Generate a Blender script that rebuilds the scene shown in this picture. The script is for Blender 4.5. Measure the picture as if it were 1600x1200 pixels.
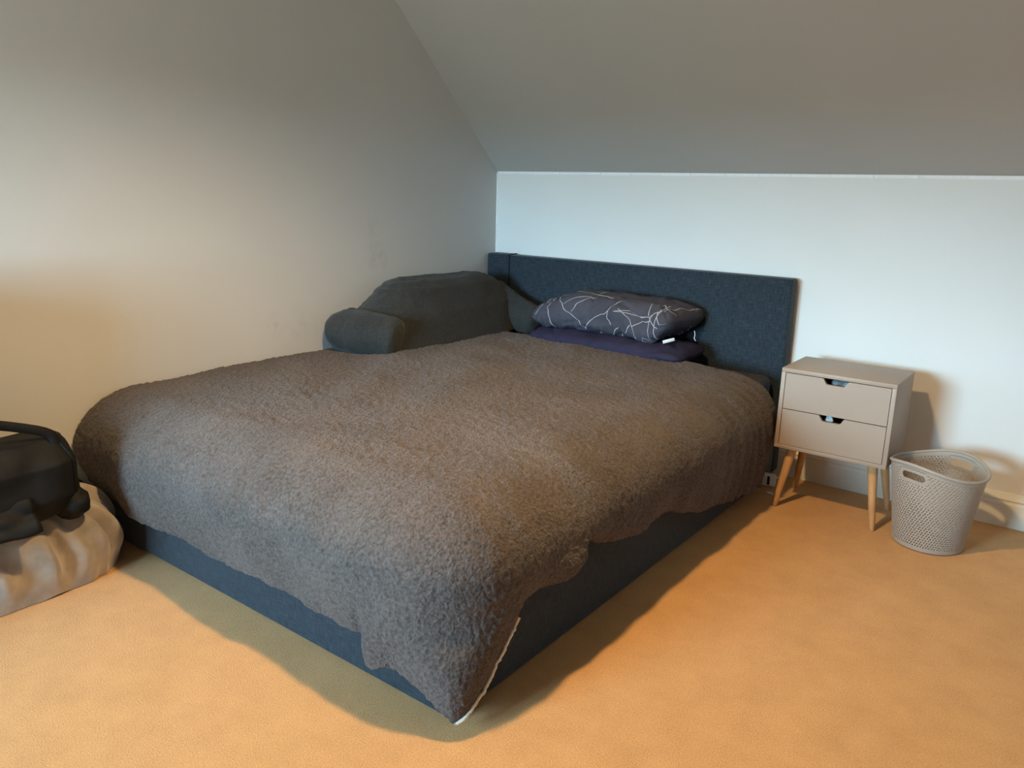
import bpy, bmesh, math, random
import numpy as np
from mathutils import Vector, Matrix, noise

for o in list(bpy.data.objects):
    bpy.data.objects.remove(o)
SC = bpy.context.scene
COL = SC.collection
PI = math.pi

# ------------------------------------------------------------------ camera
cam_d = bpy.data.cameras.new('camera')
cam = bpy.data.objects.new('camera', cam_d)
COL.objects.link(cam)
SC.camera = cam
cam_d.sensor_fit = 'HORIZONTAL'
cam_d.sensor_width = 36.0
cam_d.lens = 1230.1 / 1600 * 36.0
cam_d.clip_start = 0.02
_yaw, _pitch, _roll = 0.6469, -0.2454, 0.0232
_f = Vector((-math.sin(_yaw) * math.cos(_pitch), math.cos(_yaw) * math.cos(_pitch), math.sin(_pitch)))
_r0 = Vector((math.cos(_yaw), math.sin(_yaw), 0))
_u0 = _r0.cross(_f)
_r = _r0 * math.cos(_roll) + _u0 * math.sin(_roll)
_u = -_r0 * math.sin(_roll) + _u0 * math.cos(_roll)
_m = Matrix(((_r.x, _u.x, -_f.x, 2.573), (_r.y, _u.y, -_f.y, -3.2418), (_r.z, _u.z, -_f.z, 1.165), (0, 0, 0, 1)))
cam.matrix_world = _m

# ------------------------------------------------------------------ light and exposure
SC.view_settings.view_transform = 'Standard'
SC.view_settings.look = 'None'
SC.view_settings.gamma = 1.0
SC.view_settings.use_curve_mapping = False
SC.view_settings.exposure = 0.0
SC.cycles.use_denoising = True
SC.cycles.max_bounces = 8
SC.cycles.diffuse_bounces = 6

WIN = dict(x0=0.15, x1=1.38, z0=0.60, z1=1.58, y=-4.7)
SKY = 85
world = bpy.data.worlds.new('world')
SC.world = world
world.use_nodes = True
wn = world.node_tree.nodes
wl = world.node_tree.links
wn.clear()
w_out = wn.new('ShaderNodeOutputWorld')
w_bg = wn.new('ShaderNodeBackground')
w_tc = wn.new('ShaderNodeTexCoord')
w_sep = wn.new('ShaderNodeSeparateXYZ')
w_rmp = wn.new('ShaderNodeValToRGB')
wl.new(w_tc.outputs['Generated'], w_sep.inputs[0])
wl.new(w_sep.outputs['Z'], w_rmp.inputs[0])
w_rmp.color_ramp.elements[0].position = 0.0
w_rmp.color_ramp.elements[0].color = (0.16, 0.19, 0.18, 1)
w_rmp.color_ramp.elements[1].position = 0.02
w_rmp.color_ramp.elements[1].color = (0.45, 0.77, 1.0, 1)
_e = w_rmp.color_ramp.elements.new(0.6)
_e.color = (0.17, 0.30, 0.40, 1)
wl.new(w_rmp.outputs[0], w_bg.inputs[0])
w_bg.inputs[1].default_value = SKY
wl.new(w_bg.outputs[0], w_out.inputs[0])
# portal: guides the sky's own light through the window opening, adds none
p_d = bpy.data.lights.new('window_portal', 'AREA')
p_d.shape = 'RECTANGLE'
p_d.size = WIN['x1'] - WIN['x0']
p_d.size_y = WIN['z1'] - WIN['z0']
p_d.cycles.is_portal = True
p_o = bpy.data.objects.new('window_portal', p_d)
COL.objects.link(p_o)
p_o.location = ((WIN['x0'] + WIN['x1']) / 2, WIN['y'] - 0.02, (WIN['z0'] + WIN['z1']) / 2)
p_o.rotation_euler = (math.radians(90), 0, 0)

# warm bulb of the ceiling pendant hanging over the bed (above the frame)
LAMP = Vector((1.48, -1.98, 2.08))
b_d = bpy.data.lights.new('pendant_light', 'SPOT')
b_d.spot_size = math.radians(174)
b_d.spot_blend = 1.0
b_d.energy = 165
b_d.color = (1.0, 0.66, 0.30)
b_d.shadow_soft_size = 0.05
b_o = bpy.data.objects.new('pendant_light', b_d)
COL.objects.link(b_o)
b_o.location = LAMP

# ------------------------------------------------------------------ helpers
def tag(o, label=None, cat=None, group=None, kind=None):
    if label: o['label'] = label
    if cat: o['category'] = cat
    if group: o['group'] = group
    if kind: o['kind'] = kind
    return o

def thing(name, label, cat, loc=(0, 0, 0), rz=0.0, group=None):
    o = bpy.data.objects.new(name, None)
    o.empty_display_size = 0.1
    COL.objects.link(o)
    o.location = loc
    o.rotation_euler = (0, 0, rz)
    return tag(o, label, cat, group)

def obj(name, bm, mat, parent=None, smooth=True, angle=None):
    me = bpy.data.meshes.new(name)
    bm.normal_update()
    bm.to_mesh(me)
    bm.free()
    if smooth:
        for p in me.polygons: p.use_smooth = True
    for m in (mat if isinstance(mat, (list, tuple)) else [mat]):
        me.materials.append(m)
    if smooth and angle is not None:
        me.set_sharp_from_angle(angle=math.radians(angle))
    o = bpy.data.objects.new(name, me)
    COL.objects.link(o)
    if parent is not None: o.parent = parent
    return o

def add_box(bm, lo, hi, bevel=0.0, seg=2):
    b = bmesh.new()
    bmesh.ops.create_cube(b, size=1)
    for v in b.verts:
        v.co = Vector([lo[i] + (v.co[i] + 0.5) * (hi[i] - lo[i]) for i in range(3)])
    if bevel > 0:
        bmesh.ops.bevel(b, geom=list(b.edges), offset=bevel, segments=seg, profile=0.5, affect='EDGES')
    me = bpy.data.meshes.new('tmp')
    b.to_mesh(me); b.free()
    bm.from_mesh(me)
    bpy.data.meshes.remove(me)

def add_grid(bm, P, close_u=False, close_v=False):
    """P: rows of points -> quads"""
    V = [[bm.verts.new(p) for p in row] for row in P]
    nu, nv = len(V), len(V[0])
    for i in range(nu if close_u else nu - 1):
        for j in range(nv if close_v else nv - 1):
            a, b, c, d = V[i][j], V[(i + 1) % nu][j], V[(i + 1) % nu][(j + 1) % nv], V[i][(j + 1) % nv]
            try: bm.faces.new((a, b, c, d))
            except ValueError: pass
    return V

def add_tube(bm, pts, rads, n=10, flat=None):
    """round (or flattened) tube along points"""
    pts = [Vector(p) for p in pts]
    if not hasattr(rads, '__len__'): rads = [rads] * len(pts)
    rows = []
    up = Vector((0, 0, 1))
    prev = None
    for i, p in enumerate(pts):
        t = (pts[min(i + 1, len(pts) - 1)] - pts[max(i - 1, 0)]).normalized()
        if prev is None:
            a = t.cross(up)
            if a.length < 1e-3: a = t.cross(Vector((1, 0, 0)))
        else:
            a = prev - t * prev.dot(t)
        a.normalize(); prev = a
        b = t.cross(a)
        r = rads[i]
        fl = flat if flat else 1.0
        rows.append([p + a * (r * math.cos(k / n * 2 * PI)) + b * (r * fl * math.sin(k / n * 2 * PI)) for k in range(n)])
    V = add_grid(bm, rows, close_v=True)
    for row, rev in ((V[0], True), (V[-1], False)):
        try: bm.faces.new(list(reversed(row)) if rev else row)
        except ValueError: pass

def fbm(p, s, o=3):
    q = Vector(p) * s
    return noise.fractal(q, 1.0, 2.0, o)

def sstep(a, b, x):
    t = min(1, max(0, (x - a) / (b - a)))
    return t * t * (3 - 2 * t)

# ------------------------------------------------------------------ materials
def mat(name, color, rough=0.7, spec=0.3, metallic=0.0, sheen=0.0):
    m = bpy.data.materials.new(name)
    m.use_nodes = True
    nt = m.node_tree
    b = nt.nodes['Principled BSDF']
    b.inputs['Base Color'].default_value = (*color, 1)
    b.inputs['Roughness'].default_value = rough
    b.inputs['Specular IOR Level'].default_value = spec
    b.inputs['Metallic'].default_value = metallic
    if sheen:
        b.inputs['Sheen Weight'].default_value = sheen
        b.inputs['Sheen Roughness'].default_value = 0.5
    return m, nt, b

def N(nt, t, **kw):
    n = nt.nodes.new('ShaderNode' + t)
    for k, v in kw.items(): setattr(n, k, v)
    return n

def coords(nt, scale=(1, 1, 1), kind='Object'):
    tc = N(nt, 'TexCoord')
    mp = N(nt, 'Mapping')
    mp.inputs['Scale'].default_value = scale
    nt.links.new(tc.outputs[kind], mp.inputs[0])
    return mp.outputs[0]

def noise_tex(nt, vec, scale, detail=3, rough=0.5):
    n = N(nt, 'TexNoise')
    n.inputs['Scale'].default_value = scale
    n.inputs['Detail'].default_value = detail
    n.inputs['Roughness'].default_value = rough
    nt.links.new(vec, n.inputs['Vector'])
    return n.outputs['Fac']

def ramp(nt, fac, stops):
    r = N(nt, 'ValToRGB')
    e = r.color_ramp.elements
    while len(e) < len(stops): e.new(0.5)
    for k, (p, c) in enumerate(stops):
        e[k].position = p
        e[k].color = (*c, 1) if len(c) == 3 else c
    nt.links.new(fac, r.inputs[0])
    return r.outputs[0]

def math_n(nt, op, a, b=None, clamp=False):
    n = N(nt, 'Math', operation=op)
    n.use_clamp = clamp
    for k, x in enumerate((a, b)):
        if x is None: continue
        if isinstance(x, (int, float)): n.inputs[k].default_value = x
        else: nt.links.new(x, n.inputs[k])
    return n.outputs[0]

def bump(nt, b, h, strength=0.3, dist=0.002):
    n = N(nt, 'Bump')
    n.inputs['Strength'].default_value = strength
    n.inputs['Distance'].default_value = dist
    nt.links.new(h, n.inputs['Height'])
    nt.links.new(n.outputs[0], b.inputs['Normal'])

def mat_simple(name, c0, c1, scale, rough=0.7, spec=0.3, bs=0.2, bscale=None, bdist=0.002, sheen=0.0, detail=3):
    m, nt, b = mat(name, c0, rough, spec, sheen=sheen)
    v = coords(nt)
    f = noise_tex(nt, v, scale, detail)
    nt.links.new(ramp(nt, f, [(0.3, c0), (0.7, c1)]), b.inputs['Base Color'])
    if bs: bump(nt, b, noise_tex(nt, v, bscale or scale, 4), bs, bdist)
    return m

def mat_wall(name, c, stains=()):
    m, nt, b = mat(name, c, 0.85, 0.15)
    v = coords(nt)
    f = noise_tex(nt, v, 1.6, 2)
    col = ramp(nt, f, [(0.3, tuple(x * 0.97 for x in c)), (0.7, tuple(min(1, x * 1.02) for x in c))])
    for (p, r, k) in stains:                       # scuff marks rubbed into the paint
        d = N(nt, 'VectorMath', operation='DISTANCE')
        nt.links.new(v, d.inputs[0]); d.inputs[1].default_value = p
        near = math_n(nt, 'SUBTRACT', 1.0, math_n(nt, 'DIVIDE', d.outputs['Value'], r), True)
        blot = math_n(nt, 'MULTIPLY', near, math_n(nt, 'SUBTRACT', noise_tex(nt, v, 26, 3), 0.36, True), True)
        mx = N(nt, 'MixRGB')
        nt.links.new(math_n(nt, 'MULTIPLY', blot, k, True), mx.inputs[0])
        nt.links.new(col, mx.inputs[1]); mx.inputs[2].default_value = (0.13, 0.13, 0.13, 1)
        col = mx.outputs[0]
    nt.links.new(col, b.inputs['Base Color'])
    bump(nt, b, noise_tex(nt, v, 130, 3), 0.12, 0.001)
    return m

def mat_linen(name, dark, mid, light):
    m, nt, b = mat(name, mid, 0.85, 0.2, sheen=0.15)
    tc = N(nt, 'TexCoord')
    sep = N(nt, 'SeparateXYZ'); nt.links.new(tc.outputs['Object'], sep.inputs[0])
    h = math_n(nt, 'ADD', sep.outputs['X'], sep.outputs['Y'])
    def thread(sx, sz):
        c = N(nt, 'CombineXYZ')
        nt.links.new(math_n(nt, 'MULTIPLY', h, sx), c.inputs[0])
        nt.links.new(math_n(nt, 'MULTIPLY', sep.outputs['Z'], sz), c.inputs[1])
        return noise_tex(nt, c.outputs[0], 1.0, 2, 0.6)
    a, c = thread(26, 420), thread(420, 26)
    f = math_n(nt, 'MULTIPLY', math_n(nt, 'ADD', a, c), 0.5)
    nt.links.new(ramp(nt, f, [(0.38, dark), (0.5, mid), (0.64, light)]), b.inputs['Base Color'])
    bump(nt, b, f, 0.35, 0.001)
    return m

def mat_fleece(name, c0, c1, sc=95, bs=0.9, dist=0.004):
    m, nt, b = mat(name, c0, 0.95, 0.05, sheen=0.12)
    v = coords(nt)
    f = noise_tex(nt, v, sc, 4, 0.6)
    big = noise_tex(nt, v, 5, 3)
    fac = math_n(nt, 'ADD', math_n(nt, 'MULTIPLY', f, 0.75), math_n(nt, 'MULTIPLY', big, 0.25))
    nt.links.new(ramp(nt, fac, [(0.36, c0), (0.62, c1)]), b.inputs['Base Color'])  # darker tone in dips between clumps: cavity shade put into the colour
    vo = N(nt, 'TexVoronoi'); vo.inputs['Scale'].default_value = sc * 1.15
    nt.links.new(v, vo.inputs['Vector'])
    h = math_n(nt, 'SUBTRACT', math_n(nt, 'MULTIPLY', f, 1.3), math_n(nt, 'MULTIPLY', vo.outputs['Distance'], 0.5))
    bump(nt, b, h, bs, dist)
    return m

def mat_wood(name, c0, c1):
    m, nt, b = mat(name, c0, 0.5, 0.35)
    v = coords(nt, (60, 60, 5))
    f = noise_tex(nt, v, 1.0, 4, 0.6)
    nt.links.new(ramp(nt, f, [(0.3, c0), (0.7, c1)]), b.inputs['Base Color'])
    bump(nt, b, f, 0.06, 0.001)
    return m

def mat_carpet():
    m, nt, b = mat('carpet', (0.5, 0.38, 0.26), 1.0, 0.05, sheen=0.2)
    v = coords(nt)
    f = noise_tex(nt, v, 260, 4, 0.8)
    g = noise_tex(nt, v, 9, 4, 0.65)
    fac = math_n(nt, 'ADD', math_n(nt, 'MULTIPLY', f, 0.78), math_n(nt, 'MULTIPLY', g, 0.22))
    nt.links.new(ramp(nt, fac, [(0.34, (0.46, 0.23, 0.075)), (0.5, (0.655, 0.342, 0.122)), (0.64, (0.78, 0.425, 0.165))]), b.inputs['Base Color'])
    bump(nt, b, f, 0.8, 0.004)
    return m

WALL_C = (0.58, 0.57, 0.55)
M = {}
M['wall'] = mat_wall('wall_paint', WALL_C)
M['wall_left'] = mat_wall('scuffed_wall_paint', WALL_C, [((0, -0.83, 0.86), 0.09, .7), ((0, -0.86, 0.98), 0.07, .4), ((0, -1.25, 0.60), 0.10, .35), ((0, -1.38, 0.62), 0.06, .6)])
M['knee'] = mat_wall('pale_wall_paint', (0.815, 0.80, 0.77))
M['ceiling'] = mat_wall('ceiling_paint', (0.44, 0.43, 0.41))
M['trim'] = mat_simple('white_gloss_paint', (0.80, 0.76, 0.66), (0.86, 0.82, 0.72), 14, 0.35, 0.4, 0.05)
M['white'] = mat_simple('bare_white_edge', (0.9, 0.9, 0.9), (0.97, 0.97, 0.97), 60, 0.6, 0.3, 0.2)
M['carpet'] = mat_carpet()
M['linen'] = mat_linen('navy_linen', (0.010, 0.017, 0.024), (0.022, 0.033, 0.045), (0.042, 0.058, 0.074))
M['black_cloth'] = mat_simple('dark_lining', (0.012, 0.012, 0.014), (0.02, 0.02, 0.022), 80, 0.9, 0.1, 0.2)
M['mattress'] = mat_simple('mattress_ticking', (0.05, 0.05, 0.06), (0.08, 0.08, 0.09), 60, 0.9, 0.1, 0.2)
M['fleece'] = mat_fleece('duvet_fleece', (0.058, 0.0465, 0.042), (0.134, 0.108, 0.098), 125)
M['plush'] = mat_fleece('cushion_plush', (0.024, 0.0255, 0.025), (0.044, 0.046, 0.045), 150, 0.7, 0.003)
M['cream'] = mat_simple('cream_seam', (0.65, 0.58, 0.48), (0.8, 0.73, 0.62), 300, 0.9, 0.1, 0.5)
M['navy'] = mat_simple('navy_cotton', (0.022, 0.020, 0.046), (0.030, 0.028, 0.058), 30, 0.85, 0.15, 0.25, 60, 0.003)
M['grey'] = mat_simple('grey_lacquer', (0.365, 0.288, 0.225), (0.38, 0.30, 0.237), 6, 0.45, 0.35, 0.03, 80)
M['gap'] = mat_simple('dark_gap', (0.02, 0.018, 0.016), (0.03, 0.027, 0.024), 20, 0.9, 0.1, 0)
M['oak'] = mat_wood('oak', (0.50, 0.27, 0.11), (0.64, 0.38, 0.18))
M['plastic'] = mat_simple('grey_plastic', (0.39, 0.33, 0.275), (0.415, 0.352, 0.295), 10, 0.5, 0.35, 0.04, 200)
M['bag'] = mat_simple('black_nylon', (0.0045, 0.0042, 0.0040), (0.009, 0.0085, 0.008), 20, 0.65, 0.2, 0.35, 18, 0.006)
M['velour'] = mat_simple('beige_velour', (0.25, 0.205, 0.165), (0.46, 0.39, 0.325), 11, 0.9, 0.1, 0.4, 30, 0.006, sheen=0.5)
M['white_plastic'] = mat_simple('white_plastic', (0.7, 0.69, 0.66), (0.76, 0.75, 0.72), 10, 0.4, 0.4, 0)
M['paper'] = mat_simple('white_paper', (0.75, 0.75, 0.75), (0.85, 0.85, 0.85), 30, 0.8, 0.2, 0.2)
M['blue_cloth'] = mat_simple('pale_blue_cloth', (0.16, 0.18, 0.20), (0.5, 0.52, 0.54), 40, 0.9, 0.1, 0.3)
M['chest'] = mat_simple('white_furniture', (0.6, 0.58, 0.55), (0.63, 0.61, 0.58), 5, 0.5, 0.3, 0.02)
M['frame'] = mat_simple('window_frame_white', (0.75, 0.75, 0.74), (0.8, 0.8, 0.79), 5, 0.4, 0.4, 0.02)
M['metal'] = mat_simple('grey_metal', (0.3, 0.3, 0.3), (0.4, 0.4, 0.4), 50, 0.4, 0.5, 0)

# ------------------------------------------------------------------ room shell
RX, RY, RZ = 4.3, WIN['y'], 2.3
KH = 1.2395
SY = -(RZ - KH) / ((1.91 - KH) / 0.704)              # where the slope meets the flat ceiling
TH = 0.12

def struct(name, bm, m, smooth=False):
    return tag(obj(name, bm, m, None, smooth), kind='structure')

bm = bmesh.new(); add_box(bm, (-TH, RY - TH, -0.1), (RX + TH, TH, 0)); struct('floor', bm, M['carpet'])
def side_wall(name, x0, x1, m):
    bm = bmesh.new()
    prof = [(RY, 0), (0, 0), (0, KH), (SY, RZ), (RY, RZ)]
    a = [bm.verts.new((x0, y, z)) for y, z in prof]
    b = [bm.verts.new((x1, y, z)) for y, z in prof]
    bm.faces.new(a); bm.faces.new(list(reversed(b)))
    for i in range(5): bm.faces.new((a[i], b[i], b[(i + 1) % 5], a[(i + 1) % 5]))
    bmesh.ops.recalc_face_normals(bm, faces=bm.faces)
    return struct(name, bm, m)
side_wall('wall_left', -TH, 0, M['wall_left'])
side_wall('wall_right', RX, RX + TH, M['wall'])
bm = bmesh.new(); add_box(bm, (0, 0, 0), (RX, TH, KH)); struct('wall_back', bm, M['knee'])
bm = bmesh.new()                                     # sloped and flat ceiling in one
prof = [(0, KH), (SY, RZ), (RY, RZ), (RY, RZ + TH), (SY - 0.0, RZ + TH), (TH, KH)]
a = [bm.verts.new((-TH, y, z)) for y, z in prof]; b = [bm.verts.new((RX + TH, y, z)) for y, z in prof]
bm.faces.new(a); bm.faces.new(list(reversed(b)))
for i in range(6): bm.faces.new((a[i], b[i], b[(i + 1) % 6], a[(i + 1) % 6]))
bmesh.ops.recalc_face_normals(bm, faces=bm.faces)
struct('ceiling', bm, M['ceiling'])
bm = bmesh.new()                                     # front wall around the window opening
for lo, hi in (((0, 0), (WIN['x0'], RZ)), ((WIN['x1'], 0), (RX, RZ)), ((WIN['x0'], 0), (WIN['x1'], WIN['z0'])), ((WIN['x0'], WIN['z1']), (WIN['x1'], RZ))):
    add_box(bm, (lo[0], RY - TH, lo[1]), (hi[0], RY, hi[1]))
struct('wall_front', bm, M['wall'])
bm = bmesh.new()
fw = 0.05
x0, x1, z0, z1 = WIN['x0'], WIN['x1'], WIN['z0'], WIN['z1']
for lo, hi in (((x0, z0), (x0 + fw, z1)), ((x1 - fw, z0), (x1, z1)), ((x0, z0), (x1, z0 + fw)), ((x0, z1 - fw), (x1, z1))):
    add_box(bm, (lo[0], RY - 0.09, lo[1]), (hi[0], RY - 0.03, hi[1]), 0.004)
struct('window_1', bm, M['frame'])

# skirting boards with a moulded top
def skirting(name, pts, inward):
    prof = [(0, 0), (0.018, 0), (0.018, 0.085), (0.013, 0.095), (0.016, 0.103), (0.010, 0.115), (0.006, 0.124), (0, 0.126)]
    bm = bmesh.new()
    rows = [[Vector(p) + Vector(inward) * d + Vector((0, 0, z)) for d, z in prof] for p in pts]
    V = add_grid(bm, rows)
    bm.faces.new(V[0]); bm.faces.new(list(reversed(V[-1])))
    bmesh.ops.recalc_face_normals(bm, faces=bm.faces)
    return struct(name, bm, M['trim'])
skirting('baseboard_back', [(0.0, 0, 0), (RX, 0, 0)], (0, -1, 0))
skirting('baseboard_left', [(0, RY, 0), (0, -0.02, 0)], (1, 0, 0))

# unpainted white edge where the knee wall meets slope and side wall
rnd = random.Random(4)
bm = bmesh.new()
x = 0.002
while x < RX - 0.05:
    L = rnd.uniform(0.10, 0.16)
    w = rnd.uniform(0.009, 0.0115)
    add_box(bm, (x, -0.004, KH - w - 0.002), (min(x + L, RX), 0.0, KH - 0.001 + 0.0), 0.0)
    x += L + rnd.uniform(0.001, 0.003)
struct('trim_1', bm, M['white'])
bm = bmesh.new()
z = 0.70
while z < KH - 0.01:
    L = rnd.uniform(0.05, 0.16)
    w = rnd.uniform(0.005, 0.0085)
    add_box(bm, (0.0, -0.004, z), (w, 0.0, min(z + L, KH - 0.002)))
    z += L + 0.001
struct('trim_2', bm, M['white'])

# ------------------------------------------------------------------ bed
BW, BF = 1.566, -2.10
bed = thing('bed', 'navy linen upholstered double bed with a tall plain headboard against the knee wall', 'bed', (BW / 2, -1.1, 0))
def bobj(name, bm, m, parent=bed, smooth=True, angle=None):
    o = obj(name, bm, m, parent, smooth, angle)
    o.matrix_parent_inverse = Matrix.Translation(-Vector(bed.location))
    return o

bm = bmesh.new()
add_box(bm, (0.012, -0.082, 0.02), (BW, -0.012, 0.834), 0.010, 3)
hb = bobj('headboard', bm, M['linen'], angle=40)
# the wrapped left end: a slightly proud band of cloth with its seam
bm = bmesh.new()
add_box(bm, (0.010, -0.0845, 0.40), (0.150, -0.010, 0.8365), 0.010, 3)
w = obj('corner_wrap', bm, M['linen'], hb, True, 40)
bm = bmesh.new()
add_tube(bm, [(0.1525, -0.0835, z) for z in np.linspace(0.42, 0.832, 14)] + [(0.1525, -0.07, 0.8365), (0.1525, -0.02, 0.8365)], 0.0028, 6)
obj('seam', bm, M['black_cloth'], hb)
bm = bmesh.new()
add_tube(bm, [(0.80, -0.0825, z) for z in np.linspace(0.42, 0.832, 10)], 0.0014, 6)
obj('seam', bm, M['linen'], hb)

bm = bmesh.new(); add_box(bm, (0.014, BF, 0.006), (BW, BF + 0.05, 0.30), 0.008, 3); bobj('foot_panel', bm, M['linen'], angle=40)
bm = bmesh.new(); add_box(bm, (BW - 0.05, BF + 0.052, 0.006), (BW - 0.001, -0.084, 0.30), 0.008, 3); bobj('side_panel', bm, M['linen'], angle=40)
bm = bmesh.new(); add_box(bm, (0.014, BF + 0.052, 0.006), (0.06, -0.084, 0.30), 0.008, 3); bobj('side_panel', bm, M['linen'], angle=40)
bm = bmesh.new(); add_box(bm, (0.062, BF + 0.06, 0.24), (BW - 0.06, -0.09, 0.285)); bobj('slat_base', bm, M['black_cloth'], smooth=False)
bm = bmesh.new(); add_box(bm, (0.03, BF + 0.03, 0.29), (BW - 0.03, -0.10, 0.445), 0.035, 4); bobj('mattress', bm, M['mattress'])

# ------------------------------------------------------------------ duvet
INS, HMAX, RZS = 0.15, 0.225, 0.17
HF_X = [0.0, 0.086, 0.235, 0.349, 0.53, 0.693, 0.93, 1.05, 1.184, 1.300, 1.328, 1.341, 1.425, 1.486, 1.534]
HF_Z = [0.20, 0.175, 0.158, 0.150, 0.158, 0.150, 0.162, 0.150, 0.146, 0.158, 0.140, 0.092, 0.112, 0.122, 0.100]
HR_Y = [-1.97, -1.92, -1.78, -1.70, -1.62, -1.46, -1.30, -1.146, -0.95, -0.70, -0.41, -0.30]
HR_Z = [0.165, 0.24, 0.262, 0.268, 0.270, 0.250, 0.222, 0.205, 0.144, 0.095, 0.050, 0.055]
def y_head(x): return -0.30
def ztop(x, y):
    n = noise.noise(Vector((x * 2.1, y * 1.9, 3.3)))
    n2 = noise.noise(Vector((x * 5.5 + y * 2, y * 4.0, 7.7)))
    b = 0.020 * math.sin(PI * min(1, max(0, x / BW))) * sstep(-2.1, -1.5, y)
    return 0.492 + b + 0.011 * n + 0.006 * n2
def prof(q, hem, zt, hmax, hhem, rz):
    qs = 0.42
    if q < qs:
        a = q / qs * PI / 2
        return hmax * math.sin(a), zt - rz * (1 - math.cos(a))
    l = (q - qs) / (1 - qs)
    zz = zt - rz
    return hmax - (hmax - hhem) * (l ** 1.6), zz + (hem - zz) * l

nx_in, nx_out, ny_h, ny_in, ny_out = 190, 84, 16, 250, 84
U = [('i', k / nx_in) for k in range(nx_in + 1)] + [('o', (k + 1) / nx_out) for k in range(nx_out)]
Vv = [('h', 1 - k / ny_h) for k in range(ny_h)] + [('i', k / ny_in) for k in range(ny_in + 1)] + [('o', (k + 1) / ny_out) for k in range(ny_out)]
IH = 0.07
def duvet_pt(u, v):
    xi = 0.014 + (BW - INS - 0.014) * (u[1] if u[0] == 'i' else 1)
    ea = u[1] if u[0] == 'o' else 0
    yh = y_head(xi) - IH
    yi = yh + (BF + INS - yh) * (v[1] if v[0] == 'i' else (0 if v[0] == 'h' else 1))
    eb = v[1] if v[0] == 'o' else 0
    eh = v[1] if v[0] == 'h' else 0
    zt = ztop(xi, yi)
    if eh == 0:
        if ea == 0 and eb == 0:
            return Vector((xi, yi, zt)), 0, 0
        q = max(ea, eb)
        if eb == 0: th = 0.0
        elif ea == 0: th = 1.0
        elif ea >= eb: th = 0.5 * eb / ea
        else: th = 1 - 0.5 * ea / eb
        hr, hf = np.interp(-yi, [-t for t in HR_Y[::1]], HR_Z) if False else np.interp(yi, HR_Y, HR_Z), np.interp(xi, HF_X, HF_Z)
        tip = 0.030
        if th <= 0: hem = hr
        elif th >= 1: hem = hf
        else:
            sharp = sstep(0.7, 1.0, q)                 # the fold rounds off above the hanging point
            w_ = abs(2 * th - 1)
            ex = 2.2 - 1.15 * sharp if th >= 0.5 else 2.2 - 1.05 * sharp
            bmp_ = (1 - w_ ** ex) if th < 0.5 else (1 - w_ ** ex) ** (1 + 0.5 * sharp)
            lv = hr + (hf - hr) * sstep(0, 1, th)
            hem = lv + (tip - lv) * bmp_
        hh = INS + 0.045
        h, z = prof(q, hem, zt, HMAX, hh, RZS)
        ang = th * PI / 2
        c, s = math.cos(ang), math.sin(ang)
        pw = 2.0 + 5.0 * sstep(0.55, 1.0, q)
        r = h / (c ** pw + s ** pw) ** (1 / pw) if 0 < th < 1 else h
        return Vector((xi + r * c, yi - r * s, z)), q, th
    # head edge
    q = max(ea, eh)
    if ea == 0: th = 1.0
    elif ea >= eh: th = 0.5 * eh / ea
    else: th = 1 - 0.5 * ea / eh
    hemr = float(np.interp(yi, HR_Y, HR_Z))
    t2 = sstep(0.25, 1.0, th)
    hem = hemr + (0.435 - hemr) * t2
    hm = HMAX + (0.085 - HMAX) * t2
    hh = (INS + 0.045) + (0.06 - INS - 0.045) * t2
    rz = RZS + (0.04 - RZS) * t2
    h, z = prof(q, hem, zt, hm, hh, rz)
    ang = th * PI / 2
    return Vector((xi + h * math.cos(ang), yi + h * math.sin(ang), z)), q * (1 - t2), -th

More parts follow.
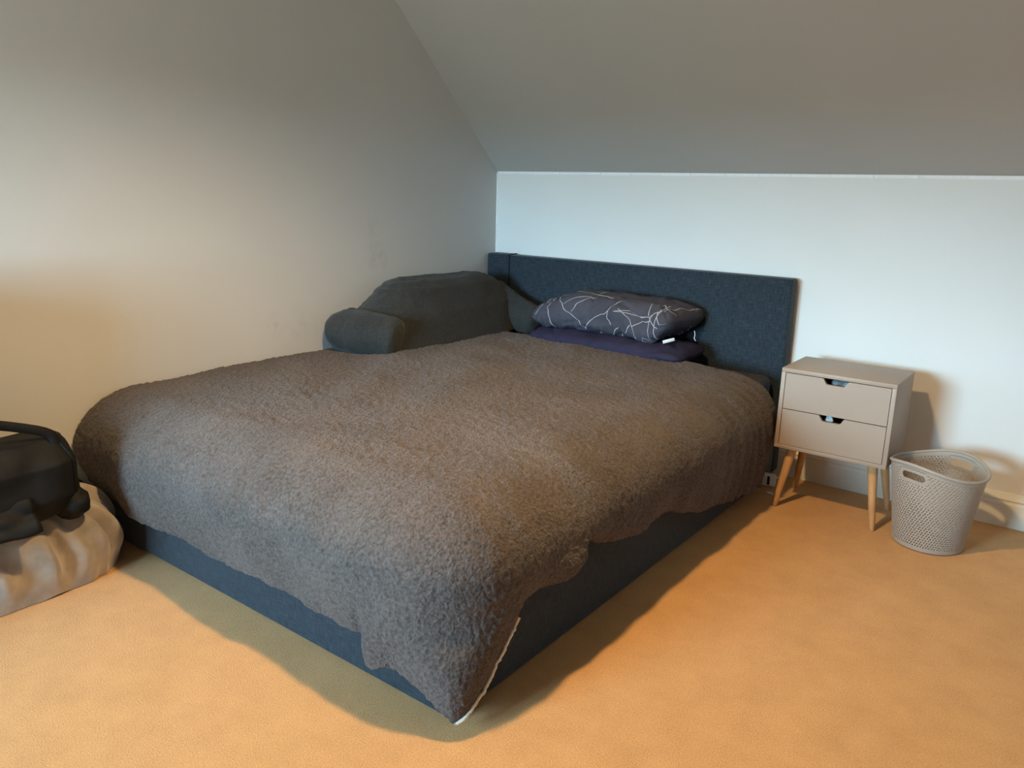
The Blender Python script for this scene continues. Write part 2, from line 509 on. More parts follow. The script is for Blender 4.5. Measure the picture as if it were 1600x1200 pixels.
rows, qs = [], []
for v in Vv:
    r_, q_ = [], []
    for u in U:
        p, q, th = duvet_pt(u, v)
        r_.append(p); q_.append((q, th))
    rows.append(r_); qs.append(q_)
bm = bmesh.new()
V = add_grid(bm, rows)
bmesh.ops.recalc_face_normals(bm, faces=bm.faces)
bm.normal_update()
if V[len(ny_in * [0]) // 2][40].normal.z < 0:
    bmesh.ops.reverse_faces(bm, faces=bm.faces); bm.normal_update()
newco = []
for i, row in enumerate(V):
    for j, vt in enumerate(row):
        q, th = qs[i][j]
        p, n = vt.co.copy(), vt.normal.copy()
        d = 0.0
        x, y, z = p
        # clumps of fleece
        d += 0.0036 * noise.noise(p * 80) + 0.0022 * noise.noise(p * 170)
        edge_fade = sstep(0.0, 0.3, q)
        d_base = d
        if q > 0:
            if th == 0 or (0 < th < 0.5) or th < 0:      # right side: gathers falling from the shoulder
                w = y + 0.10 * q + 0.02 * noise.noise(p * 6)
                amp = 0.012 * edge_fade * (0.5 + 0.8 * abs(noise.noise(Vector((y * 3, 1.7, 0)))))
                d += 0.35 * amp * math.sin(w * 30 + 2.2 * noise.noise(Vector((y * 4, q, 5))))
                d += 0.009 * noise.noise(Vector((y * 4.5, z * 4, 2.1))) * edge_fade
                d += 0.007 * math.sin(y * 85 + 9 * (1 - q) ** 2) * sstep(-0.95, -0.5, y) * edge_fade
                # pinched notch where the hem is hitched up
                d -= 0.045 * math.exp(-((y + 1.625 - 0.10 * (q - 1)) / 0.020) ** 2) * sstep(0.45, 0.9, q)
                d += 0.035 * math.exp(-((y + 1.75) / 0.09) ** 2) * sstep(0.4, 0.9, q)
                d += 0.022 * math.exp(-((y + 1.42) / 0.12) ** 2) * sstep(0.5, 0.9, q)
            else:
                d += 0.016 * noise.noise(Vector((x * 4.2, z * 4, 9.1))) * edge_fade
                d += 0.008 * noise.noise(Vector((x * 14 + z * 5, z * 6, 4.1))) * edge_fade
                c0 = 1.325 - 0.10 * sstep(1.0, 0.4, q) * 0 + 0.05 * (1 - q)
                d -= 0.022 * math.exp(-((x - c0) / 0.014) ** 2) * sstep(0.5, 0.95, q)
                d += 0.018 * math.exp(-((x - c0 - 0.05) / 0.05) ** 2) * sstep(0.5, 0.95, q)
        if 0 < th < 1: d = d_base + (d - d_base) * abs(2 * th - 1)     # both sides meet evenly at the corner
        # soft wrinkles on the top
        rid = noise.noise(Vector((x * 3 + y * 1.2, y * 3.2 - x, 11.0)))
        d += 0.0035 * math.exp(-(rid * 5) ** 2) * (1 - edge_fade)
        m = p + n * d
        if m.x < 0.008: m.x = 0.008
        m.z = max(m.z, 0.012)
        # ragged hem
        if q > 0.985 and th >= 0: m.z += 0.004 * noise.noise(Vector((x * 16, y * 16, 0)))
        newco.append((vt, m))
for vt, m in newco: vt.co = m
duvet = obj('duvet', bm, M['fleece'])
tag(duvet, 'brown grey fleecy duvet spread over the bed and hanging to a point at its corner', 'duvet')
sm = duvet.modifiers.new('thickness', 'SOLIDIFY'); sm.thickness = 0.022; sm.offset = -1
# cream stitched seam along the open side of the hanging corner
seam = []
iv = len(Vv) - 1
for j in range(len(Vv) - 1, -1, -1):
    if Vv[j][0] == 'o': pass
hemr = [V_.copy() for V_ in []]
me = duvet.data
nU = len(U)
pts = []
for j in range(len(Vv)):
    co = me.vertices[j * nU + nU - 1].co
    if -2.135 < co.y < -1.93: pts.append(Vector((co.x + 0.003, co.y, co.z - 0.002)))
bm = bmesh.new(); add_tube(bm, pts[::2], 0.0045, 6)
tag(obj('hem_seam', bm, M['cream'], duvet), 'cream stitched edge')

# ------------------------------------------------------------------ pillows
def superloft(bm, fn, na, nb):
    rows = [[fn(a / na, b / nb * 2 * PI) for b in range(nb)] for a in range(na + 1)]
    V = add_grid(bm, rows, close_v=True)
    for row, rev in ((V[0], False), (V[-1], True)):
        try: bm.faces.new(list(reversed(row)) if rev else row)
        except ValueError: pass
    bmesh.ops.recalc_face_normals(bm, faces=bm.faces)
    return V
def spow(c, e): return math.copysign(abs(c) ** e, c)

# plain navy pillow under it
def navy_fn(a, t):
    s = (1 - abs(2 * a - 1) ** 5) ** (1 / 3) if 0 < a < 1 else 0.0
    s = max(s, 0.02)
    cy, cz = -0.255, 0.515
    ry = 0.165 * (0.55 + 0.45 * s)
    rz = 0.055 * s * (1 - 0.25 * sstep(0.6, 1, a))
    x = 0.50 + a * 0.76
    y = cy + ry * spow(math.cos(t), 0.8) - 0.02 * a
    z = cz + rz * spow(math.sin(t), 0.9)
    p = Vector((x, y, z))
    z += 0.007 * noise.noise(p * 14) - 0.006 * max(0, 1 - 6 * abs(noise.noise(Vector((x * 6, y * 9 + x * 4, 2)))))
    return Vector((x, y, max(z, 0.455)))
bm = bmesh.new(); superloft(bm, navy_fn, 80, 56)
tag(obj('pillow', bm, M['navy']), 'plain dark navy pillow squashed beneath the line patterned one', 'pillow')

SEGS_PX = [[(300, 180), (420, 275), (590, 410)], [(280, 200), (268, 290), (330, 420)], [(250, 210), (165, 345)], [(590, 410), (650, 370), (780, 305)],
           [(850, 190), (785, 300), (780, 350), (810, 415)], [(490, 310), (530, 255), (640, 185)], [(830, 320), (950, 315), (1150, 350), (1290, 410)],
           [(830, 320), (1040, 355)], [(1060, 220), (1100, 280), (1125, 340)], [(1150, 345), (1210, 310), (1280, 300), (1430, 235)],
           [(1275, 220), (1270, 310), (1245, 440), (1262, 500)], [(980, 440), (1080, 390), (1170, 375)], [(1170, 235), (1220, 215), (1330, 270), (1440, 290)],
           [(915, 490), (965, 435)], [(1020, 570), (1060, 535), (1150, 515)], [(285, 185), (480, 150), (760, 180)], [(600, 140), (640, 120)],
           [(780, 460), (870, 450)], [(790, 488), (890, 488)], [(410, 250), (500, 215), (640, 190)], [(500, 445), (530, 420)], [(640, 470), (700, 430)], [(910, 490), (960, 560)],
           [(860, 300), (960, 400), (1010, 520)], [(1180, 330), (1150, 430), (1180, 500)], [(1240, 300), (1330, 380), (1420, 360)]]
def px2uv(p):
    u = float(np.interp(p[0], [130, 1060, 1460], [0.0, 0.84, 1.0]))
    bot = np.interp(p[0], [130, 200, 580, 760, 1060, 1200, 1460], [400, 440, 460, 480, 640, 560, 380])
    top = np.interp(p[0], [130, 420, 800, 1150, 1450], [250, 128, 150, 180, 280])
    return u, (bot - p[1]) / (bot - top)
def mat_lines():
    m, nt, b = mat('line_print_cotton', (0.05, 0.05, 0.065), 0.85, 0.15)
    at = N(nt, 'UVMap'); at.uv_map = 'print'
    sep = N(nt, 'SeparateXYZ'); nt.links.new(at.outputs[0], sep.inputs[0])
    # work in metres on the cloth: .80 along, .34 across
    cv = N(nt, 'CombineXYZ')
    nt.links.new(math_n(nt, 'MULTIPLY', sep.outputs[0], 0.80), cv.inputs[0])
    nt.links.new(math_n(nt, 'MULTIPLY', sep.outputs[1], 0.34), cv.inputs[1])
    best = None
    for poly in SEGS_PX:
        q = [px2uv(p) for p in poly]
        for (a, c) in zip(q[:-1], q[1:]):
            A = Vector((a[0] * 0.8, a[1] * 0.34, 0)); B = Vector((c[0] * 0.8, c[1] * 0.34, 0)); D = B - A
            pa = N(nt, 'VectorMath', operation='SUBTRACT'); nt.links.new(cv.outputs[0], pa.inputs[0]); pa.inputs[1].default_value = A
            dt = N(nt, 'VectorMath', operation='DOT_PRODUCT'); nt.links.new(pa.outputs[0], dt.inputs[0]); dt.inputs[1].default_value = D / D.length_squared
            h = math_n(nt, 'ADD', dt.outputs['Value'], 0.0, True)
            sc = N(nt, 'VectorMath', operation='SCALE'); sc.inputs[0].default_value = D; nt.links.new(h, sc.inputs['Scale'])
            ds = N(nt, 'VectorMath', operation='DISTANCE'); nt.links.new(pa.outputs[0], ds.inputs[0]); nt.links.new(sc.outputs[0], ds.inputs[1])
            best = ds.outputs['Value'] if best is None else math_n(nt, 'MINIMUM', best, ds.outputs['Value'])
    on = math_n(nt, 'LESS_THAN', best, 0.0016)
    v = coords(nt)
    base = ramp(nt, noise_tex(nt, v, 9, 3), [(0.3, (0.050, 0.050, 0.066)), (0.7, (0.072, 0.070, 0.090))])
    mx = N(nt, 'MixRGB'); nt.links.new(on, mx.inputs[0]); nt.links.new(base, mx.inputs[1]); mx.inputs[2].default_value = (0.42, 0.41, 0.42, 1)
    nt.links.new(mx.outputs[0], b.inputs['Base Color'])
    bump(nt, b, noise_tex(nt, v, 45, 4), 0.3, 0.004)
    return m
M['lines'] = mat_lines()

PUV = {}
def patt_fn(a, t):
    ex = 6 if a < 0.5 else 16
    s = max((1 - abs(2 * a - 1) ** ex) ** (1 / 2.6), 0.03) if 0 < a < 1 else 0.03
    s = 0.3 + 0.7 * s if 0.004 < a < 0.996 else 0.08
    c, sn = math.cos(t), math.sin(t)
    cy = -0.245
    y = cy + 0.150 * spow(c, 0.75) * (0.75 + 0.25 * s)
    top = np.interp(a, [0, 0.08, 0.3, 0.6, 0.9, 1], [0.665, 0.685, 0.728, 0.728, 0.715, 0.690])
    bot = np.interp(a, [0, 0.1, 0.45, 0.62, 0.78, 0.9, 1], [0.545, 0.540, 0.555, 0.555, 0.555, 0.572, 0.615])
    # the front lip sags at the right where the folded corner droops
    front = sstep(-0.28, -0.40, y)
    bot = bot - 0.045 * front * math.exp(-((a - 0.86) / 0.10) ** 2)
    zc, rz = (top + bot) / 2, (top - bot) / 2
    z = zc + rz * s * spow(sn, 0.8)
    xr = 1.240 + 0.24 * min(0, (y + 0.12))            # slanting right end
    x = 0.50 + 0.10 * (-(y + 0.25)) + a * (xr - 0.50)
    p = Vector((x, y, z))
    z += 0.007 * noise.noise(p * 10) * s + 0.003 * noise.noise(p * 30)
    cr = 1 - abs(noise.noise(Vector((x * 7 + y * 6, y * 16, z * 12))))
    z -= 0.009 * max(0, cr - 0.80) / 0.2 * s
    y += 0.008 * max(0, (1 - abs(noise.noise(Vector((x * 9 - z * 8, 3.3, z * 18))))) - 0.82) / 0.18 * s
    y += 0.004 * noise.noise(p * 24 + Vector((5, 0, 0)))
    # hem gathers along the lower front lip
    if z < 0.60 and y < -0.30: y += 0.004 * math.sin(x * 190)
    return Vector((x, y, z))
bm = bmesh.new()
NA, NB = 110, 72
V = superloft(bm, patt_fn, NA, NB)
uvl = bm.loops.layers.uv.new('print')
idx = {}
for i, row in enumerate(V):
    for j, vt in enumerate(row):
        t = j / NB * 360
        tt = (t - 90) if t >= 90 else (t + 270)       # 0 at the top, grows over the front (cos<0) to the bottom
        hf = (spow(math.sin(math.radians(t)), 0.8) + 1) / 2
        yf_ = 0.5 + 0.5 * spow(math.cos(math.radians(t)), 0.75)
        idx[vt] = (i / NA, 0.85 * hf + 0.55 * yf_ - 0.03)
for f in bm.faces:
    for lp in f.loops:
        lp[uvl].uv = idx.get(lp.vert, (0, 2))
patt = obj('pillow', bm, M['lines'])
tag(patt, 'folded charcoal pillow printed with thin white crossing lines, on top of the navy pillow', 'pillow')
bm = bmesh.new(); add_box(bm, (-0.024, -0.0012, -0.007), (0.024, 0.0012, 0.007), 0.0008, 1)
tg = tag(obj('care_tag', bm, M['paper'], patt), 'white care tag')
tg.location = (1.178, -0.345, 0.572); tg.rotation_euler = (0.2, -0.30, 0.55)
bm = bmesh.new(); add_tube(bm, [(1.222, -0.20, 0.60), (1.228, -0.205, 0.585), (1.226, -0.207, 0.570), (1.235, -0.21, 0.560)], 0.0016, 6)
tag(obj('loose_thread', bm, M['paper'], patt), 'white loose thread')

# ------------------------------------------------------------------ backrest cushion
cush = thing('backrest_cushion', 'dark grey plush reading cushion with two arms, slumped against the left wall', 'cushion', (0.2, -0.65, 0.5))
def cobj(name, bm, parent=cush):
    o = obj(name, bm, M['plush'], parent)
    o.matrix_parent_inverse = Matrix.Translation(-Vector(cush.location))
    return o
def fuzz(bm, amp=0.004, sc=40):
    bm.normal_update()
    L = [(v, v.co + v.normal * (amp * noise.noise(v.co * sc) + amp * 2.2 * noise.noise(v.co * 7))) for v in bm.verts]
    for v, c in L: v.co = c
# back: loft upwards, trapezoid outline
def back_fn(a, t):
    z = 0.50 + 0.275 * math.sin(a * PI / 2) if a < 1 else 0.775
    hgt = (z - 0.50) / 0.275
    y0 = np.interp(hgt, [0, 0.35, 0.6, 0.85, 0.95, 1], [-1.14, -1.13, -1.05, -0.95, -0.90, -0.84])
    y1 = np.interp(hgt, [0, 0.35, 0.6, 0.85, 0.95, 1], [-0.12, -0.12, -0.16, -0.23, -0.28, -0.36])
    th = np.interp(hgt, [0, 0.5, 0.85, 0.95, 1], [0.165, 0.150, 0.105, 0.068, 0.012])
    cy, ry = (y0 + y1) / 2, (y1 - y0) / 2
    x = 0.03 + 0.155 + th * spow(math.cos(t), 0.85) - 0.05 * hgt
    y = cy + ry * spow(math.sin(t), 0.55)
    return Vector((max(x, 0.012), y, z))
bm = bmesh.new(); superloft(bm, back_fn, 60, 140); fuzz(bm)
cobj('back', bm)
def arm(path, rads, name):
    bm = bmesh.new()
    P = [Vector(p) for p in path]
    n = 40
    pts, rr = [], []
    for k in range(n + 1):
        s = k / n * (len(P) - 1); i = min(int(s), len(P) - 2); f = s - i
        pts.append(P[i].lerp(P[i + 1], f)); rr.append(rads[i] + (rads[i + 1] - rads[i]) * f)
    L = (P[-1] - P[-2]).normalized()
    R = rr[-1]
    for k in range(1, 11):                            # rounded end
        a = k / 10 * PI / 2
        pts.append(P[-1] + L * (R * 0.38 * math.sin(a))); rr.append(max(R * (math.cos(a) ** 0.45), 0.002) if k < 10 else 0.004)
    add_tube(bm, pts, rr, 40)
    bmesh.ops.recalc_face_normals(bm, faces=bm.faces)
    fuzz(bm)
    return cobj(name, bm)
arm([(0.050, -1.060, 0.590), (0.095, -1.100, 0.578), (0.20, -1.090, 0.572), (0.305, -1.045, 0.558)], [0.055, 0.092, 0.097, 0.085], 'armrest')
arm([(0.14, -0.20, 0.625), (0.28, -0.21, 0.575), (0.42, -0.22, 0.545)], [0.100, 0.085, 0.070], 'armrest')

# ------------------------------------------------------------------ nightstand
NS = dict(x0=1.661, x1=2.054, y0=-0.390, y1=-0.118, z0=0.239, z1=0.544)
ns = thing('nightstand', 'pale grey two drawer nightstand on four splayed oak legs beside the bed', 'nightstand', ((NS['x0'] + NS['x1']) / 2, (NS['y0'] + NS['y1']) / 2, 0))
NW, ND = NS['x1'] - NS['x0'], NS['y1'] - NS['y0']
x0, x1, y0, y1, z0, z1 = -NW / 2, NW / 2, -ND / 2, ND / 2, NS['z0'], NS['z1']
tk = 0.015
bm = bmesh.new()
add_box(bm, (x0, y0, z1 - tk), (x1, y1, z1), 0.0015, 2)
add_box(bm, (x0, y0, z0), (x1, y1, z0 + tk), 0.0015, 2)
add_box(bm, (x0, y0, z0 + tk), (x0 + tk, y1, z1 - tk), 0.0012, 2)
add_box(bm, (x1 - tk, y0, z0 + tk), (x1, y1, z1 - tk), 0.0012, 2)
add_box(bm, (x0 + tk, y1 - 0.006, z0 + tk), (x1 - tk, y1 - 0.001, z1 - tk))
obj('carcass', bm, M['grey'], ns, True, 30)
def drawer(zb, zt):
    g = 0.002
    a0, a1 = x0 + tk + g, x1 - tk - g
    xc = (a0 + a1) / 2 - 0.004
    yf, yb = y0 + 0.001, y0 + 0.014
    wt, wb, dp = 0.046, 0.028, 0.021
    prof = [(a0, zb), (a1, zb), (a1, zt)]
    prof += [(xc + wt, zt), (xc + wt - 0.004, zt - 0.002), (xc + wb + 0.004, zt - dp + 0.002), (xc + wb - 0.002, zt - dp), (xc - wb + 0.002, zt - dp), (xc - wb - 0.004, zt - dp + 0.002), (xc - wt + 0.004, zt - 0.002), (xc - wt, zt), (a0, zt)]
    bm = bmesh.new()
    F = [bm.verts.new((x, yf, z)) for x, z in prof]; B = [bm.verts.new((x, yb, z)) for x, z in prof]
    bm.faces.new(F); bm.faces.new(list(reversed(B)))
    for i in range(len(prof)):
        k = (i + 1) % len(prof); bm.faces.new((F[k], F[i], B[i], B[k]))
    bmesh.ops.recalc_face_normals(bm, faces=bm.faces)
    # box behind the front
    add_box(bm, (a0 + 0.004, yb, zb + 0.004), (a0 + 0.014, y1 - 0.012, zt - 0.034))
    add_box(bm, (a1 - 0.014, yb, zb + 0.004), (a1 - 0.004, y1 - 0.012, zt - 0.034))
    add_box(bm, (a0 + 0.014, y1 - 0.022, zb + 0.004), (a1 - 0.014, y1 - 0.012, zt - 0.034))
    add_box(bm, (a0 + 0.014, yb, zb + 0.004), (a1 - 0.014, y1 - 0.022, zb + 0.010))
    return obj('drawer', bm, M['grey'], ns, False)
zi0, zi1 = z0 + tk, z1 - tk
zm = (zi0 + zi1) / 2
drawer(zi0 + 0.0015, zm - 0.0015)
drawer(zm + 0.0015, zi1 - 0.0022)
def leg(sx, sy):
    top = Vector((sx * (NW / 2 - 0.055), sy * (ND / 2 - 0.055) , z0 + 0.001))
    foot = Vector((sx * (NW / 2 - 0.020), sy * (ND / 2 - 0.018), 0.001))
    bm = bmesh.new()
    n = 20
    rows = []
    for k in range(9):
        f = k / 8
        c = foot.lerp(top, f)
        r = 0.0095 + (0.0185 - 0.0095) * f
        if k == 0: r *= 0.86
        rows.append([c + Vector((r * math.cos(i / n * 2 * PI), r * math.sin(i / n * 2 * PI), 0)) for i in range(n)])
        if k == 0:
            c2 = foot.lerp(top, 0.012); rows.append([c2 + Vector((0.0097 * math.cos(i / n * 2 * PI), 0.0097 * math.sin(i / n * 2 * PI), 0)) for i in range(n)])
    V = add_grid(bm, rows, close_v=True)
    bm.faces.new(V[0]); bm.faces.new(V[-1])
    bmesh.ops.recalc_face_normals(bm, faces=bm.faces)
    return obj('leg', bm, M['oak'], ns, True, 50)
for sx in (-1, 1):
    for sy in (-1, 1): leg(sx, sy)
# things glimpsed through the handle cut-outs
def lump(name, c, r, m, seed, label, cat):
    bm = bmesh.new(); bmesh.ops.create_icosphere(bm, subdivisions=4, radius=1)
    for v in bm.verts:
        d = 1 + 0.22 * noise.noise(v.co * 1.8 + Vector((seed, 0, 0))) + 0.07 * noise.noise(v.co * 5 + Vector((0, seed, 0)))
        v.co = Vector((c[0] + v.co.x * r[0] * d, c[1] + v.co.y * r[1] * d, c[2] + v.co.z * r[2] * d))
    return tag(obj(name, bm, m), label, cat)
nc = ns.location
lump('crumpled_cloth', (nc.x + 0.008, NS['y0'] + 0.068, zi1 - 0.052), (0.055, 0.045, 0.042), M['blue_cloth'], 2.0, 'crumpled pale blue cloth in the top drawer, seen through its handle cutout', 'cloth')
lump('tissue_ball', (nc.x - 0.022, NS['y0'] + 0.050, zm - 0.036), (0.018, 0.018, 0.026), M['paper'], 5.0, 'white crumpled tissue in the lower drawer, seen through its handle cutout', 'tissue')

# ------------------------------------------------------------------ perforated basket
BC = Vector((2.208, -0.345, 0))
bk = thing('waste_basket', 'pale grey perforated plastic basket with two handle holes, right of the nightstand', 'basket', BC)
HANG = math.radians(66)                               # axis through the two handles
def bk_rim(th): return 0.272 + 0.030 * (0.5 + 0.5 * math.cos(2 * (th - HANG)))**1.2
def bk_pt(th, v, off=0.0):
    e = 0.5 + 0.5 * math.cos(2 * (th - HANG))
    rb, rt = 0.112, 0.150 - 0.010 * e
    r = rb + (rt - rb) * (v ** 1.05) + off
    return Vector((r * math.cos(th), r * math.sin(th), 0.004 + (bk_rim(th) - 0.004) * v))
NC, NR = 84, 30
VLO, VHI = 0.045, 0.945
HV, HW, HH = 0.872, 0.042, 0.0120                     # handle hole: centre height, half length, half height
def hole_uv(th, v):
    best = None
    for a in (HANG, HANG + PI):
        d = (th - a + PI) % (2 * PI) - PI
        s = d * 0.138
        z = (v - HV) * 0.30
        if best is None or abs(s) < abs(best[0]): best = (s, z)
    return best
def hole_dist(th, v):
    s, z = hole_uv(th, v)
    ax = max(0.0, abs(s) - (HW - HH))
    return math.hypot(ax, z) - HH
bm = bmesh.new()
def gth(i, j): return (j + 0.5 * i) / NC * 2 * PI
grid = [[bm.verts.new(bk_pt(gth(i, j), VLO + (VHI - VLO) * i / NR)) for j in range(NC)] for i in range(NR + 1)]
for i in range(NR):
    for j in range(NC):
        tc, vc = gth(i + 0.5, j + 0.5), VLO + (VHI - VLO) * (i + 0.5) / NR
        hd = hole_dist(tc, vc)
        def par(a, b): return gth(i + b, j + a), VLO + (VHI - VLO) * (i + b) / NR
        if hd < 0.012:
            n = 8                                       # plain finely divided cell with the handle hole cut out
            pr = [[list(par(a / n, b / n)) for a in range(n + 1)] for b in range(n + 1)]
            vs = [[None] * (n + 1) for _ in range(n + 1)]
            for b in range(n):
                for a in range(n):
                    quad = [(b, a), (b, a + 1), (b + 1, a + 1), (b + 1, a)]
                    ds = [hole_dist(*pr[q][r]) for q, r in quad]
                    if all(d < 0 for d in ds): continue
                    f = []
                    for (q, r), d in zip(quad, ds):
                        if vs[q][r] is None:
                            t_, v_ = pr[q][r]
                            if d < 0:                   # snap on to the outline
                                s, z = hole_uv(t_, v_)
                                sx = math.copysign(max(0, abs(s) - (HW - HH)), s)
                                dd = math.hypot(sx, z)
                                if dd > 1e-6:
                                    k = HH / dd
                                    t_ += (sx * k - sx) / 0.138; v_ += (z * k - z) / 0.30
                            vs[q][r] = bm.verts.new(bk_pt(t_, v_))
                        f.append(vs[q][r])
                    try: bm.faces.new(f)
                    except ValueError: pass
            continue
        c = [grid[i][j], grid[i][(j + 1) % NC], grid[i + 1][(j + 1) % NC], grid[i + 1][j]]
        up = (i + j) % 2
        sz = 0.29 + 0.05 * sstep(0.95, 0.4, vc)
        m_ = 0.5
        if up: hs = [(m_ - sz, m_ - sz), (m_ + sz, m_ - sz), (m_ + 0.07, m_ + sz), (m_ - 0.07, m_ + sz)]
        else: hs = [(m_ - 0.07, m_ - sz), (m_ + 0.07, m_ - sz), (m_ + sz, m_ + sz), (m_ - sz, m_ + sz)]
        hsv = [bm.verts.new(bk_pt(*par(a, b))) for a, b in hs]
        for k in range(4):
            bm.faces.new((c[k], c[(k + 1) % 4], hsv[(k + 1) % 4], hsv[k]))
# solid foot band, bottom and top band
lower = [[bm.verts.new(bk_pt(gth(0, j), v)) for j in range(NC)] for v in (0.0, 0.02)] + [grid[0]]
for a, b in zip(lower[:-1], lower[1:]):
    for j in range(NC): bm.faces.new((a[j], a[(j + 1) % NC], b[(j + 1) % NC], b[j]))
bm.faces.new(list(reversed(lower[0])))
upper = [grid[NR]] + [[bm.verts.new(bk_pt(gth(NR, j), v)) for j in range(NC)] for v in (0.97, 0.99)]
for a, b in zip(upper[:-1], upper[1:]):
    for j in range(NC): bm.faces.new((a[j], a[(j + 1) % NC], b[(j + 1) % NC], b[j]))
bmesh.ops.recalc_face_normals(bm, faces=bm.faces)
bo = obj('body', bm, M['plastic'], bk, True, 50)
md = bo.modifiers.new('wall', 'SOLIDIFY'); md.thickness = 0.0022; md.offset = -1
bm = bmesh.new()
pr_ = [(-0.002, 0.985), (0.0045, 0.985), (0.006, 1.0), (0.0035, 1.018), (-0.001, 1.022), (-0.004, 1.008)]
rows = [[bk_pt(k / 120 * 2 * PI, v, off) for off, v in pr_] for k in range(120)]
add_grid(bm, rows, close_u=True, close_v=True)
bmesh.ops.recalc_face_normals(bm, faces=bm.faces)
obj('rim', bm, M['plastic'], bk)

# ------------------------------------------------------------------ small things by the headboard
pl = thing('plug_adaptor', 'small white plastic plug block with a dark slot, on the carpet behind the nightstand leg', 'plug', (1.588, -0.180, 0), math.radians(12))
bm = bmesh.new(); add_box(bm, (-0.028, -0.016, 0.002), (0.028, 0.016, 0.052), 0.007, 3); pb = obj('block', bm, M['white_plastic'], pl)
bm = bmesh.new(); add_box(bm, (-0.004, -0.0172, 0.010), (0.006, -0.0150, 0.046), 0.0006, 1); tag(obj('slot', bm, M['gap'], pl), 'dark brown slot')
bm = bmesh.new(); add_tube(bm, [(0.026, 0, 0.038), (0.036, 0.004, 0.042), (0.042, 0.012, 0.047)], 0.003, 8); obj('tab', bm, M['white_plastic'], pl)
bm = bmesh.new()
rows = [[Vector((1.627 + (a / 8 - 0.5) * 0.030, -0.267 + (b / 5 - 0.5) * 0.014, 0.003 + 0.010 * abs(noise.noise(Vector((a * 0.5, b * 0.6, 1)))))) for b in range(6)] for a in range(9)]
add_grid(bm, rows)
so = obj('paper_scrap', bm, M['paper']); tag(so, 'tiny crumpled white paper scrap on the carpet beside the oak leg', 'paper')
md = so.modifiers.new('t', 'SOLIDIFY'); md.thickness = 0.0012

# ------------------------------------------------------------------ beige velour heap and black bag
HCX, HCY = 0.02, -2.47
def heap_pt(a, t):
    # a: 0 foot .. 1 crown
    rx, ry = 0.305, 0.315
    f = math.cos(a * PI / 2) ** 0.55
    z = 0.285 * (math.sin(a * PI / 2) ** 0.8)
    w = HCY + ry * spow(math.sin(t), 0.62) * 1.0 - rx * spow(math.cos(t), 0.55) * 0.6 + 0.10 * a
    w += 0.030 * noise.noise(Vector((t * 2.5, a * 1.5, 0)))
    fold = (0.060 * (abs(math.sin(w * 25)) ** 0.8 - 0.5) + 0.013 * math.sin(w * 83 + 3 * a)) * (1 - a) ** 0.5 * sstep(-0.05, 0.25, a)
    fold += 0.008 * noise.noise(Vector((t * 9, a * 6, 3)))
    bul = 0.035 * math.sin(a * PI) * (1 - a)
    k = f + (fold + bul) / 0.36
    x = HCX + rx * k * spow(math.cos(t), 0.55)
    y = HCY + ry * k * spow(math.sin(t), 0.62)
    p = Vector((x, y, z))
    z += 0.012 * noise.noise(p * 9)
    return Vector((max(x, 0.020), y, max(z, 0.002)))
bm = bmesh.new()
rows = [[heap_pt(a / 60, b / 260 * 2 * PI) for b in range(260)] for a in range(61)]
V = add_grid(bm, rows, close_v=True)
bm.faces.new(V[-1])
bmesh.ops.recalc_face_normals(bm, faces=bm.faces)
tag(obj('blanket', bm, M['velour']), 'beige velour blanket heaped in folds on the carpet under the black bag', 'blanket')

bag = thing('bag', 'black fabric bag with two carry handles slumped on the beige blanket', 'bag', (0.235, -2.53, 0.272), 0)
BX, BY, BH = 0.125, 0.240, 0.192
def bag_pt(a, t):
    # loft upward; widest low down, narrowing to the closed top
    wx = np.interp(a, [0, 0.08, 0.3, 0.7, 0.92, 1], [0.75, 0.98, 1.08, 0.90, 0.62, 0.50])
    wy = np.interp(a, [0, 0.08, 0.3, 0.7, 0.92, 1], [0.90, 1.0, 1.02, 0.98, 0.92, 0.88])
    x = BX * wx * spow(math.cos(t), 0.6)
    y = BY * wy * spow(math.sin(t), 0.5)
    z = BH * a
    p = Vector((x, y, z))
    d = 0.012 * noise.noise(p * 9) + 0.010 * noise.noise(Vector((p.x * 5, p.y * 12, p.z * 22)))
    n = Vector((math.cos(t), math.sin(t), 0))
    return p + n * d + Vector((0.10 * a * 0.2, 0, 0.012 * noise.noise(p * 7) * a - 0.035 * (1 - a) * sstep(0.02, 0.11, x)))
bm = bmesh.new()
superloft(bm, bag_pt, 50, 120)
obj('body', bm, M['bag'], bag)
for tt_ in (0.27 * PI, -0.27 * PI):
    bm = bmesh.new()
    pp = [bag_pt(a / 24, tt_) for a in range(2, 24)]
    add_tube(bm, [p + Vector((math.cos(tt_), math.sin(tt_), 0)) * 0.0015 for p in pp], 0.0035, 6)
    obj('seam', bm, M['bag'], bag)
def strap(pts, w, name):
    bm = bmesh.new()
    P = [Vector(p) for p in pts]
    n = 30
    out = []
    for k in range(n + 1):                             # Catmull-Rom through the points
        s = k / n * (len(P) - 1); i = min(int(s), len(P) - 2); f = s - i
        a, b, c, d = P[max(i - 1, 0)], P[i], P[i + 1], P[min(i + 2, len(P) - 1)]
        out.append(0.5 * ((2 * b) + (c - a) * f + (2 * a - 5 * b + 4 * c - d) * f * f + (3 * b - a - 3 * c + d) * f ** 3))
    rows = []
    for k, p in enumerate(out):
        t = (out[min(k + 1, n)] - out[max(k - 1, 0)]).normalized()
        nn = Vector((1, 0, 0)); nn = (nn - t * nn.dot(t)).normalized()
        sd = t.cross(nn)
        rows.append([p + sd * w + nn * 0.0025, p - sd * w + nn * 0.0025, p - sd * w - nn * 0.0025, p + sd * w - nn * 0.0025])
    V = add_grid(bm, rows, close_v=True)
    bm.faces.new(V[0]); bm.faces.new(V[-1])
    bmesh.ops.recalc_face_normals(bm, faces=bm.faces)
    return obj(name, bm, M['bag'], bag)
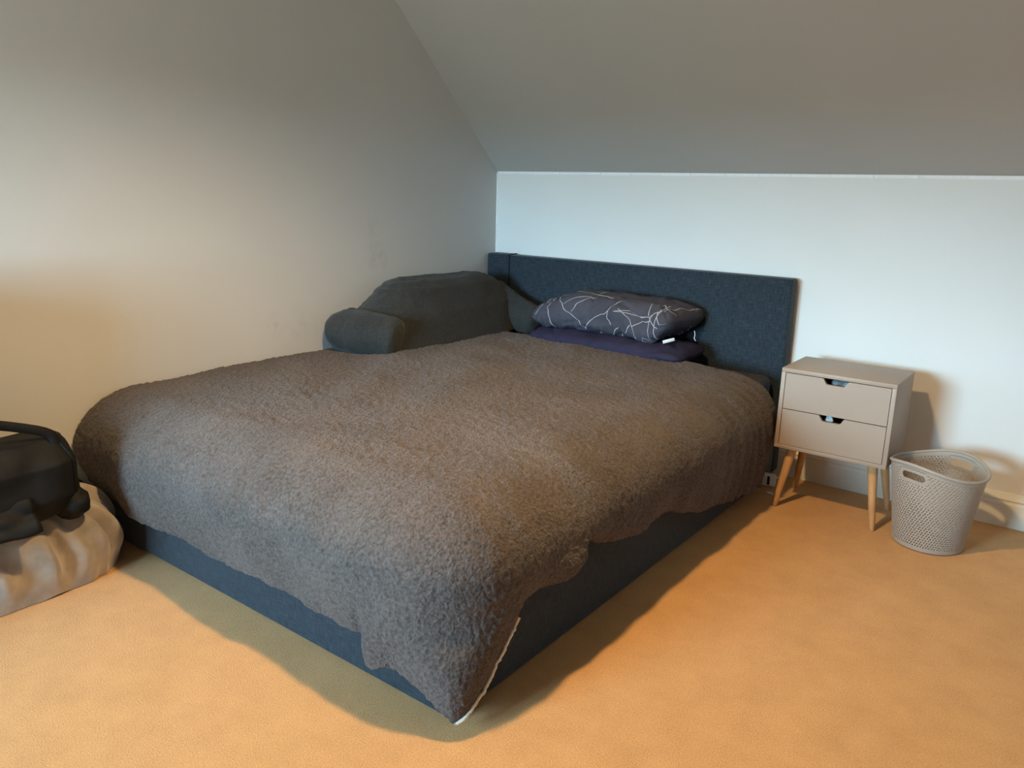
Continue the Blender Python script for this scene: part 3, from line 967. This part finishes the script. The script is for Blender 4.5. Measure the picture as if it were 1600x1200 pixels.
strap([(0.085, 0.185, 0.135), (0.078, 0.180, 0.185), (0.072, 0.150, 0.215), (0.062, 0.02, 0.262), (0.060, -0.06, 0.275), (0.065, -0.115, 0.262), (0.08, -0.15, 0.205), (0.09, -0.15, 0.14)], 0.013, 'handle')
strap([(-0.055, 0.075, 0.145), (-0.045, 0.065, 0.195), (-0.02, 0.03, 0.225), (-0.01, -0.03, 0.245), (-0.01, -0.10, 0.245), (-0.025, -0.15, 0.21), (-0.05, -0.16, 0.14)], 0.012, 'handle')
# limp front flap with its zip pull, and the side pocket
bm = bmesh.new()
rows = []
for a in range(31):
    y = -0.255 + a / 30 * 0.34
    row = []
    for b in range(13):
        f = b / 12
        x = 0.118 + 0.050 * f + 0.012 * noise.noise(Vector((y * 14, f * 3, 2)))
        z = 0.055 - 0.092 * f * (1 - 0.25 * abs(a / 30 - 0.55)) + 0.012 * noise.noise(Vector((y * 10, f * 2, 8)))
        row.append((x, y, z))
    rows.append(row)
add_grid(bm, rows)
fl = obj('flap', bm, M['bag'], bag); md = fl.modifiers.new('t', 'SOLIDIFY'); md.thickness = 0.012
bm = bmesh.new(); add_tube(bm, [(0.170, -0.045, -0.024), (0.174, -0.043, -0.042), (0.174, -0.045, -0.062)], [0.003, 0.005, 0.004], 8); obj('zip_pull', bm, M['bag'], fl)
bm = bmesh.new(); bmesh.ops.create_icosphere(bm, subdivisions=4, radius=1)
for v in bm.verts:
    p = v.co.copy(); d = 1 + 0.15 * noise.noise(p * 2.2)
    v.co = Vector((0.075 + 0.055 * p.x * d, 0.205 + 0.048 * p.y * d, -0.010 + 0.048 * p.z * d))
obj('side_pocket', bm, M['bag'], bag)

# ------------------------------------------------------------------ beyond the frame: pendant over the bed, chest by the window
pen = thing('pendant_lamp', 'dark metal dome pendant hanging from the ceiling above the bed', 'lamp', (LAMP.x, LAMP.y, RZ))
bm = bmesh.new()
zz = LAMP.z - RZ
prf = [(0.03, 0.115), (0.06, 0.105), (0.11, 0.06), (0.15, -0.02), (0.175, -0.105)]
rows = [[Vector((r * math.cos(k / 48 * 2 * PI), r * math.sin(k / 48 * 2 * PI), zz + h)) for k in range(48)] for r, h in prf]
V = add_grid(bm, rows, close_v=True); bm.faces.new(V[0])
bmesh.ops.recalc_face_normals(bm, faces=bm.faces)
sh = obj('shade', bm, M['metal'], pen); md = sh.modifiers.new('t', 'SOLIDIFY'); md.thickness = 0.002
bm = bmesh.new(); add_tube(bm, [(0, 0, zz + 0.115), (0, 0, -0.002)], 0.004, 8); obj('cord', bm, M['gap'], pen)

ch = thing('chest_of_drawers', 'plain white chest of drawers against the left wall towards the window', 'chest', (0.0, -3.17, 0))
bm = bmesh.new(); add_box(bm, (0.022, -0.35, 0.0), (0.37, 0.35, 0.95), 0.004, 2); obj('carcass', bm, M['chest'], ch, True, 30)
for k in range(3):
    bm = bmesh.new(); add_box(bm, (0.37, -0.34, 0.05 + k * 0.295), (0.385, 0.34, 0.335 + k * 0.295), 0.003, 2); d = obj('drawer', bm, M['chest'], ch, True, 30)
    bm = bmesh.new(); add_box(bm, (0.385, -0.08, 0.19 + k * 0.295), (0.402, 0.03, 0.202 + k * 0.295), 0.003, 2); obj('handle', bm, M['metal'], d, True, 30)
